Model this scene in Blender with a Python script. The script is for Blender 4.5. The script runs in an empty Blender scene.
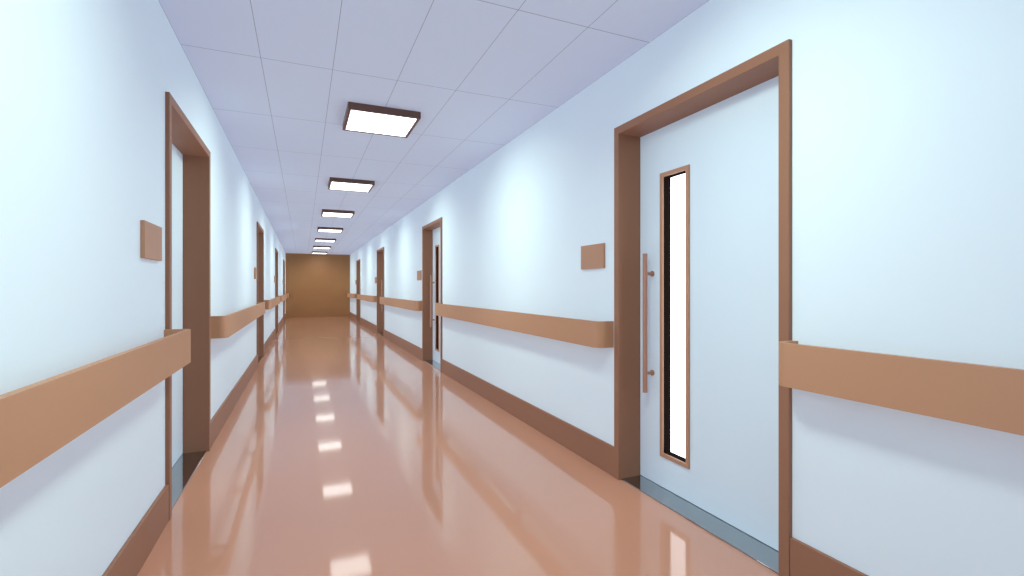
import bpy, bmesh, math
from mathutils import Vector, Matrix

S = bpy.context.scene
S.view_settings.view_transform = 'Standard'
S.view_settings.look = 'None'
S.view_settings.exposure = 0.0
COL = S.collection

# ---------------- dimensions ----------------
XL, XR = -0.67, 1.88
H = 2.685
CAMH = 1.235
Y0, Y1 = -3.0, 22.3
XC = (XL + XR) / 2
DOOR_W, DOOR_H = 1.24, 2.275
RIGHT_DOORS = [1.40 + 5.55 * i for i in range(4)]
LEFT_DOORS = [3.08 + 5.47 * i for i in range(4)]

# ---------------- materials ----------------
def mat(name, col, rough=0.5, coat=0.0, noise=0.0, nscale=20.0, spec=0.5, emit=None, estr=0.0, metal=0.0, stretch=(1, 1, 1), crough=0.05, cior=1.5):
    m = bpy.data.materials.new(name)
    m.use_nodes = True
    nt = m.node_tree
    b = nt.nodes['Principled BSDF']
    b.inputs['Base Color'].default_value = col
    b.inputs['Roughness'].default_value = rough
    b.inputs['Metallic'].default_value = metal
    b.inputs['Specular IOR Level'].default_value = spec
    b.inputs['Coat Weight'].default_value = coat
    b.inputs['Coat Roughness'].default_value = crough
    b.inputs['Coat IOR'].default_value = cior
    if noise > 0:
        tc = nt.nodes.new('ShaderNodeTexCoord')
        mp = nt.nodes.new('ShaderNodeMapping')
        mp.inputs['Scale'].default_value = stretch
        nz = nt.nodes.new('ShaderNodeTexNoise')
        nz.inputs['Scale'].default_value = nscale
        nz.inputs['Detail'].default_value = 4
        nt.links.new(tc.outputs['Object'], mp.inputs['Vector'])
        nt.links.new(mp.outputs['Vector'], nz.inputs['Vector'])
        mx = nt.nodes.new('ShaderNodeMix'); mx.data_type = 'RGBA'
        mx.inputs[6].default_value = tuple(v * (1 - noise) for v in col[:3]) + (1,)
        mx.inputs[7].default_value = tuple(min(1, v * (1 + noise)) for v in col[:3]) + (1,)
        nt.links.new(nz.outputs['Fac'], mx.inputs[0])
        nt.links.new(mx.outputs[2], b.inputs['Base Color'])
    if emit:
        b.inputs['Emission Color'].default_value = emit
        b.inputs['Emission Strength'].default_value = estr
    return m

M_WALL = mat('painted_wall', (0.70, 0.80, 0.835, 1), 0.6, noise=0.004, nscale=3, spec=0.2)
M_DOOR = mat('door_laminate', (0.64, 0.745, 0.80, 1), 0.45, noise=0.004, nscale=3, spec=0.25)
M_FLOOR = mat('polished_vinyl', (0.56, 0.270, 0.170, 1), 0.3, noise=0.01, nscale=1.5, spec=0.1, coat=1.0, crough=0.065, cior=1.65)
M_FRAME = mat('brown_wood_frame', (0.28, 0.132, 0.076, 1), 0.45, noise=0.015, nscale=12, stretch=(6, 6, 1), spec=0.25)
M_BASE = mat('brown_baseboard', (0.28, 0.132, 0.077, 1), 0.45, noise=0.01, nscale=12, stretch=(1, 1, 6), spec=0.25)
M_RAIL = mat('tan_handrail', (0.46, 0.243, 0.135, 1), 0.5, noise=0.01, nscale=10, stretch=(1, .3, 6), spec=0.25)
M_SIGN = mat('copper_brown_plate', (0.42, 0.225, 0.135, 1), 0.45, noise=0.01, nscale=30, spec=0.3)
M_HANDLE = mat('bronze_handle', (0.36, 0.18, 0.115, 1), 0.3, noise=0.02, nscale=30, spec=0.5)
M_DARK = mat('dark_gasket', (0.012, 0.008, 0.007, 1), 0.9, noise=0.05, spec=0.0)
M_THRESH = mat('polished_dark_threshold', (0.42, 0.44, 0.45, 1), 0.06, noise=0.02, metal=1.0)
M_HOUS = mat('dark_brown_light_housing', (0.12, 0.052, 0.038, 1), 0.4, noise=0.03)
M_DIFF = mat('glowing_diffuser', (1, 1, 1, 1), 0.5, noise=0.0, emit=(0.95, 1.0, 0.98, 1), estr=3.5)
M_GLASS = mat('frosted_glass_room_glow', (0.9, 0.95, 1, 1), 0.3, emit=(1, 1, 1, 1), estr=2.0)  # emission stands in for light from the room behind the door
M_END = mat('golden_brown_end_wall', (0.33, 0.150, 0.048, 1), 0.5, noise=0.03, nscale=2)

# ceiling with a tile grid
M_CEIL = mat('ceiling_tile', (0.60, 0.64, 0.86, 1), 0.8, spec=0.1)
nt = M_CEIL.node_tree
geo = nt.nodes.new('ShaderNodeTexCoord')
sep = nt.nodes.new('ShaderNodeSeparateXYZ')
nt.links.new(geo.outputs['Object'], sep.inputs[0])
def nmath(op, a, b=None):
    n = nt.nodes.new('ShaderNodeMath'); n.operation = op
    for i, v in enumerate((a, b)):
        if v is None: continue
        if isinstance(v, (int, float)): n.inputs[i].default_value = v
        else: nt.links.new(v, n.inputs[i])
    return n.outputs[0]
def gridline(co, origin, period, width):
    t = nmath('SUBTRACT', co, origin)
    t = nmath('DIVIDE', t, period)
    f = nmath('FRACT', nmath('ADD', t, 0.5))
    dd = nmath('ABSOLUTE', nmath('SUBTRACT', f, 0.5))
    dd = nmath('MULTIPLY', dd, period)
    return nmath('LESS_THAN', dd, width / 2)
gx = gridline(sep.outputs['X'], XL, (XR - XL) / 6, 0.0035)
gy = gridline(sep.outputs['Y'], 2.31, 1.12, 0.005)
gm = nmath('MAXIMUM', gx, gy)
nz = nt.nodes.new('ShaderNodeTexNoise'); nz.inputs['Scale'].default_value = 60
nt.links.new(geo.outputs['Object'], nz.inputs['Vector'])
mx0 = nt.nodes.new('ShaderNodeMix'); mx0.data_type = 'RGBA'
mx0.inputs[6].default_value = (0.640, 0.715, 0.850, 1); mx0.inputs[7].default_value = (0.648, 0.723, 0.858, 1)
nt.links.new(nz.outputs['Fac'], mx0.inputs[0])
mx = nt.nodes.new('ShaderNodeMix'); mx.data_type = 'RGBA'
nt.links.new(gm, mx.inputs[0]); nt.links.new(mx0.outputs[2], mx.inputs[6])
mx.inputs[7].default_value = (0.30, 0.33, 0.38, 1)
nt.links.new(mx.outputs[2], nt.nodes['Principled BSDF'].inputs['Base Color'])

# ---------------- mesh helpers ----------------
def add_box(bm, x0, x1, y0, y1, z0, z1, mi=0):
    vs = [bm.verts.new(p) for p in [(x0, y0, z0), (x1, y0, z0), (x1, y1, z0), (x0, y1, z0),
                                    (x0, y0, z1), (x1, y0, z1), (x1, y1, z1), (x0, y1, z1)]]
    for f in [(0, 3, 2, 1), (4, 5, 6, 7), (0, 1, 5, 4), (1, 2, 6, 5), (2, 3, 7, 6), (3, 0, 4, 7)]:
        bm.faces.new([vs[i] for i in f]).material_index = mi

def finish(bm, name, mats, bevel=0.0, smooth=False):
    me = bpy.data.meshes.new(name)
    bmesh.ops.recalc_face_normals(bm, faces=bm.faces)
    bm.to_mesh(me); bm.free()
    for m in (mats if isinstance(mats, list) else [mats]): me.materials.append(m)
    if smooth:
        for p in me.polygons: p.use_smooth = True
        me.set_sharp_from_angle(angle=math.radians(35))
    ob = bpy.data.objects.new(name, me)
    COL.objects.link(ob)
    if bevel > 0:
        md = ob.modifiers.new('bevel', 'BEVEL'); md.width = bevel; md.segments = 2
        md.limit_method = 'ANGLE'; md.angle_limit = math.radians(50)
    return ob

def boxes(name, lst, m, bevel=0.0):
    bm = bmesh.new()
    for b in lst: add_box(bm, *b)
    return finish(bm, name, m, bevel)

def empty(name, loc, rotz=0.0):
    e = bpy.data.objects.new(name, None)
    e.empty_display_size = 0.2
    e.location = loc; e.rotation_euler = (0, 0, rotz)
    COL.objects.link(e)
    return e

def structure(ob, label, cat):
    ob['kind'] = 'structure'; ob['label'] = label; ob['category'] = cat

# ---------------- room shell ----------------
def wall(name, x0, x1, doors):
    lst = []; y = Y0
    for d in doors:
        lst.append((x0, x1, y, d, 0, H)); lst.append((x0, x1, d, d + DOOR_W, DOOR_H, H)); y = d + DOOR_W
    lst.append((x0, x1, y, Y1, 0, H))
    return boxes(name, lst, M_WALL)
structure(wall('wall_right', XR, XR + 0.25, RIGHT_DOORS), 'pale blue-white painted corridor wall with door openings', 'wall')
structure(wall('wall_left', XL - 0.25, XL, LEFT_DOORS), 'pale blue-white painted corridor wall with recessed doors', 'wall')
structure(boxes('wall_end', [(XL - .25, XR + .25, Y1, Y1 + .2, 0, H)], M_END), 'golden brown wall closing the end of the corridor', 'wall')
structure(boxes('floor', [(XL - .25, XR + .25, Y0, Y1 + .2, -0.1, 0)], M_FLOOR), 'glossy terracotta vinyl corridor floor', 'floor')
structure(boxes('ceiling', [(XL - .25, XR + .25, Y0, Y1 + .2, H, H + 0.1)], M_CEIL), 'lavender-white suspended ceiling of rectangular tiles', 'ceiling')

def baseboard(name, xa, xb, doors):
    lst = []; y = Y0
    for d in doors:
        lst.append((xa, xb, y, d - 0.001, 0, 0.195)); y = d + DOOR_W + 0.001
    lst.append((xa, xb, y, Y1, 0, 0.195))
    return boxes(name, lst, M_BASE, 0.003)
structure(baseboard('baseboard_right', XR - 0.017, XR, RIGHT_DOORS), 'tall brown baseboard along the corridor wall', 'baseboard')
structure(baseboard('baseboard_left', XL, XL + 0.017, LEFT_DOORS), 'tall brown baseboard along the corridor wall', 'baseboard')

# ---------------- door (local x = into the wall, y = along wall) ----------------
hw = DOOR_W / 2; fw = 0.05
LX0, LX1 = 0.15, 0.21
def build_door():
    parts = []
    bm = bmesh.new()
    outer = [(-hw, 0), (-hw, DOOR_H), (hw, DOOR_H), (hw, 0)]
    inner = [(-hw + fw, 0), (-hw + fw, DOOR_H - fw), (hw - fw, DOOR_H - fw), (hw - fw, 0)]
    F = [[bm.verts.new((xx, p[0], p[1])) for p in outer] for xx in (-0.02, 0.24)]
    I = [[bm.verts.new((xx, p[0], p[1])) for p in inner] for xx in (-0.02, 0.24)]
    for i in range(3):
        bm.faces.new([F[0][i], F[0][i + 1], I[0][i + 1], I[0][i]])
        bm.faces.new([F[1][i], F[1][i + 1], I[1][i + 1], I[1][i]])
        bm.faces.new([F[0][i], F[0][i + 1], F[1][i + 1], F[1][i]])
        bm.faces.new([I[0][i], I[0][i + 1], I[1][i + 1], I[1][i]])
    for i in (0, 3):
        bm.faces.new([F[0][i], I[0][i], I[1][i], F[1][i]])
    parts.append((finish(bm, 'door_frame', M_FRAME, 0.003), None, 'brown wooden door frame with deep jambs'))
    ly0, ly1 = -hw + fw + 0.003, hw - fw - 0.003
    zt = DOOR_H - fw - 0.003
    c = 2.02
    wy0, wy1, wz0, wz1 = 2.142 - c, 2.387 - c, 0.20, 1.94
    t = 0.016
    h0, h1, hz0, hz1 = wy0 + t, wy1 - t, wz0 + t, wz1 - t
    bm = bmesh.new()
    zb = 0.012
    ys = [ly0, h0, h1, ly1]; zs = [zb, hz0, hz1, zt]
    V = {}
    for xi, x in enumerate((LX0, LX1)):
        for i, y in enumerate(ys):
            for j, z in enumerate(zs): V[xi, i, j] = bm.verts.new((x, y, z))
    for xi in (0, 1):
        for i in range(3):
            for j in range(3):
                if i == 1 and j == 1: continue
                bm.faces.new([V[xi, i, j], V[xi, i + 1, j], V[xi, i + 1, j + 1], V[xi, i, j + 1]])
    for i in range(3):
        for j in (0, 3): bm.faces.new([V[0, i, j], V[0, i + 1, j], V[1, i + 1, j], V[1, i, j]])
        for j in (0, 3): bm.faces.new([V[0, j, i], V[0, j, i + 1], V[1, j, i + 1], V[1, j, i]])
    for j in (1, 2):
        bm.faces.new([V[0, 1, j], V[0, 2, j], V[1, 2, j], V[1, 1, j]])
        bm.faces.new([V[0, j, 1], V[0, j, 2], V[1, j, 2], V[1, j, 1]])
    leaf = finish(bm, 'door_leaf', M_DOOR)
    parts.append((leaf, None, 'plain pale blue-white door leaf'))
    def ring(name, y0, y1, z0, z1, w, x0, x1, m, bev=0.0):
        return boxes(name, [(x0, x1, y0, y0 + w, z0, z1), (x0, x1, y1 - w, y1, z0, z1),
                            (x0, x1, y0 + w, y1 - w, z0, z0 + w), (x0, x1, y0 + w, y1 - w, z1 - w, z1)], m, bev)
    parts.append((ring('window_frame', wy0, wy1, wz0, wz1, t + 0.009, LX0 - 0.01, LX0 - 0.0005, M_SIGN), leaf, 'slim brown frame of the narrow vision window'))
    parts.append((ring('window_gasket', h0, h1, hz0, hz1, 0.008, LX0 + 0.0, LX1 + 0.02, M_DARK), leaf, 'black window lining'))
    parts.append((boxes('window_glass', [(LX1 - 0.006, LX1 + 0.002, h0 + .008, h1 - .008, hz0 + .008, hz1 - .008)], M_GLASS), leaf, 'frosted glass strip with a glow standing in for the lit room behind'))
    hy = 2.464 - c
    bm = bmesh.new()
    def cyl(bm, p, q, r, n=20):
        p = Vector(p); q = Vector(q); dv = q - p
        mt = Matrix.Translation((p + q) / 2) @ dv.to_track_quat('Z', 'Y').to_matrix().to_4x4()
        bmesh.ops.create_cone(bm, cap_ends=True, segments=n, radius1=r, radius2=r, depth=dv.length, matrix=mt)
    cyl(bm, (LX0 - 0.06, hy, 0.580), (LX0 - 0.06, hy, 1.450), 0.015)
    for z in (0.70, 1.325):
        cyl(bm, (LX0 - 0.06, hy, z), (LX0 - 0.0005, hy, z), 0.010)
        cyl(bm, (LX0 - 0.008, hy, z), (LX0 - 0.0005, hy, z), 0.018)
    parts.append((finish(bm, 'door_handle', M_HANDLE, 0.0, True), leaf, 'long vertical bronze pull handle'))
    parts.append((boxes('threshold', [(0.0, 0.24, -hw + fw + .001, hw - fw - .001, 0.0005, 0.008)], M_THRESH, 0.002), None, 'polished grey threshold slab'))
    return parts

parts = build_door()
def place_door(idx, loc, rotz, label, first):
    e = empty('door_%d' % idx, loc, rotz)
    structure(e, label, 'door')
    e['group'] = 'corridor doors'
    mp = {}
    for ob, par, lab in parts:
        o = ob if first else ob.copy()
        if not first: COL.objects.link(o)
        mp[ob] = o
        o['label'] = lab
        o.parent = mp[par] if par is not None else e
    return e
idx = 1
for d in RIGHT_DOORS:
    place_door(idx, (XR, d + hw, 0), 0, 'pale door with narrow vision window and bronze pull handle', idx == 1); idx += 1
for d in LEFT_DOORS:
    place_door(idx, (XL, d + hw, 0), math.pi, 'pale recessed door in a brown frame beside a sign plate', False); idx += 1

# ---------------- handrails ----------------
RP, RT, RZ0, RZ1, RR = 0.125, 0.024, 0.843, 1.016, 0.06
def strip(name, outer, inner, m):
    bm = bmesh.new(); n = len(outer)
    A = [[bm.verts.new((p[0], p[1], z)) for p in outer] for z in (RZ0, RZ1)]
    B = [[bm.verts.new((p[0], p[1], z)) for p in inner] for z in (RZ0, RZ1)]
    for i in range(n - 1):
        bm.faces.new([A[0][i], A[0][i + 1], A[1][i + 1], A[1][i]])
        bm.faces.new([B[0][i], B[0][i + 1], B[1][i + 1], B[1][i]])
        for k in (0, 1): bm.faces.new([A[k][i], A[k][i + 1], B[k][i + 1], B[k][i]])
    for i in (0, n - 1): bm.faces.new([A[0][i], B[0][i], B[1][i], A[1][i]])
    return finish(bm, name, m, 0.0, True)

def handrail(side, ya, yb, label):
    L = yb - ya
    if side == 'R':
        e = empty('handrail', (XR, yb, 0), math.pi)
    else:
        e = empty('handrail', (XL, ya, 0), 0)
    e['label'] = label; e['category'] = 'handrail'; e['group'] = 'corridor wall handrails'
    cov = strip('rail_cover', [(RP, RR), (RP, L - RR)], [(RP - RT, RR), (RP - RT, L - RR)], M_RAIL)
    cov.parent = e
    N = 12
    for end in (0, 1):
        o = [(0, 0)]; i = [(0, RT)]
        for k in range(N + 1):
            a = math.pi / 2 * k / N
            o.append((RP - RR + RR * math.sin(a), RR - RR * math.cos(a)))
            ri = RR - RT
            i.append((RP - RR + ri * math.sin(a), RR - ri * math.cos(a)))
        if end:
            o = [(p[0], L - p[1]) for p in o]; i = [(p[0], L - p[1]) for p in i]
        cap = strip('end_cap', o, i, M_RAIL); cap.parent = e
    nb = max(2, int(L / 1.2) + 1)
    for k in range(nb):
        y = 0.25 + (L - 0.5) * k / (nb - 1)
        b = boxes('bracket', [(0.0, 0.008, y - .03, y + .03, .87, .93), (0.006, RP - RT + 0.001, y - .012, y + .012, .885, .915)], M_DARK, 0.002)
        b.parent = e
lab = 'flat tan wall handrail with rounded return ends'
prev = Y0 + .02
for d in RIGHT_DOORS:
    handrail('R', prev, d - 0.003, lab); prev = d + DOOR_W + .03
handrail('R', prev, Y1 - 0.02, lab)
prev = Y0 + .02
for d in LEFT_DOORS:
    handrail('L', prev, d - 0.002, lab); prev = d + DOOR_W + .05
handrail('L', prev, Y1 - 0.02, lab)

# ---------------- sign plates ----------------
def sign(x0, x1, y0, y1, label):
    w = x1 - x0
    bm = bmesh.new()
    add_box(bm, -w / 2, w / 2, -(y1 - y0) / 2, (y1 - y0) / 2, -0.085, 0.085)
    ob = finish(bm, 'door_sign', M_SIGN, 0.003)
    ob.location = ((x0 + x1) / 2, (y0 + y1) / 2, 1.455)
    ob['label'] = label; ob['category'] = 'sign'; ob['group'] = 'blank door sign plates'
for d in RIGHT_DOORS:
    a = d + DOOR_W + 0.125
    sign(XR - 0.018, XR, a, a + 0.29, 'blank brown rectangular sign plate beside a door')
for d in LEFT_DOORS:
    a = d - 0.14 - 0.29
    sign(XL, XL + 0.018, a, a + 0.29, 'blank brown rectangular sign plate beside a recessed door')

# ---------------- ceiling lights ----------------
def light_parts():
    s = 0.285; r = 0.026; hgt = 0.055
    bm = bmesh.new()
    add_box(bm, -s, s, -s, -s + r, -hgt, 0); add_box(bm, -s, s, s - r, s, -hgt, 0)
    add_box(bm, -s, -s + r, -s + r, s - r, -hgt, 0); add_box(bm, s - r, s, -s + r, s - r, -hgt, 0)
    add_box(bm, -s + r, s - r, -s + r, s - r, -0.02, 0)
    hs = finish(bm, 'light_housing', M_HOUS, 0.002)
    df = boxes('light_diffuser', [(-s + r + .001, s - r - .001, -s + r + .001, s - r - .001, -hgt + .003, -.022)], M_DIFF)
    return hs, df
hs, df = light_parts()
def wash_fill(e, loc, dv, energy, color, spread):
    l = bpy.data.lights.new('added_wash_fill', 'AREA')
    l.shape = 'RECTANGLE'; l.size = 0.10; l.size_y = 0.40
    l.energy = energy; l.color = color; l.spread = math.radians(spread)
    o = bpy.data.objects.new('added_wash_fill', l); COL.objects.link(o)
    o.parent = e; o.location = loc
    o.rotation_euler = Vector(dv).to_track_quat('-Z', 'Y').to_euler()
for i in range(-1, 7):
    first = (i == -1)
    e = empty('ceiling_light', (XC, 4.25 + 2.8 * i, H))
    e['label'] = 'square ceiling light with dark brown housing and glowing panel'
    e['category'] = 'ceiling light'; e['group'] = 'row of square ceiling lights'
    for o in (hs, df):
        c = o if first else o.copy()
        if not first: COL.objects.link(c)
        c.parent = e
    # added area lights below the panel, no part of the fixture, washing both walls
    for sx in (-1, 1):
        wash_fill(e, (sx * 0.08, 0, -0.11), (sx * 0.62, 0, -0.78), 10.8, (0.82, 1.0, 0.89), 116)
    if i == 6:  # extra unseen light added to brighten the end wall
        wash_fill(e, (0, 0.10, -0.11), (0, 0.70, -0.72), 4.0, (1.0, 0.93, 0.8), 100)

# ---------------- soft ambient fill ----------------
def fill(name, direction, energy, color):
    l = bpy.data.lights.new(name, 'SUN'); l.energy = energy; l.color = color; l.angle = 0.5
    l.use_shadow = False
    o = bpy.data.objects.new(name, l); COL.objects.link(o)
    o.location = (XC, 5, 1.3)
    o.rotation_euler = Vector(direction).to_track_quat('-Z', 'Y').to_euler()
LAV = (0.72, 0.76, 1.0)
fill('ambient_fill', (0, 0, 1), 0.52, (0.76, 0.80, 1.0))
fill('ambient_fill', (0, 0, -1), 0.55, (1, 1, 1))
fill('ambient_fill', (1, 0, 0), 0.78, LAV)
fill('ambient_fill', (-1, 0, 0), 0.78, LAV)
fill('ambient_fill', (0, 1, 0), 0.12, (1, 1, 1))

# ---------------- world & camera ----------------
w = bpy.data.worlds.new('world'); S.world = w; w.use_nodes = True
bg = w.node_tree.nodes['Background']
bg.inputs[0].default_value = (0.80, 1.0, 1.0, 1); bg.inputs[1].default_value = 0.8

cam = bpy.data.cameras.new('camera'); co = bpy.data.objects.new('camera', cam)
cam.lens = 17.05; cam.sensor_width = 36; cam.clip_start = 0.02
co.location = (0, 0, CAMH); co.rotation_euler = (math.radians(90), 0, math.radians(-23.3))
COL.objects.link(co); S.camera = co
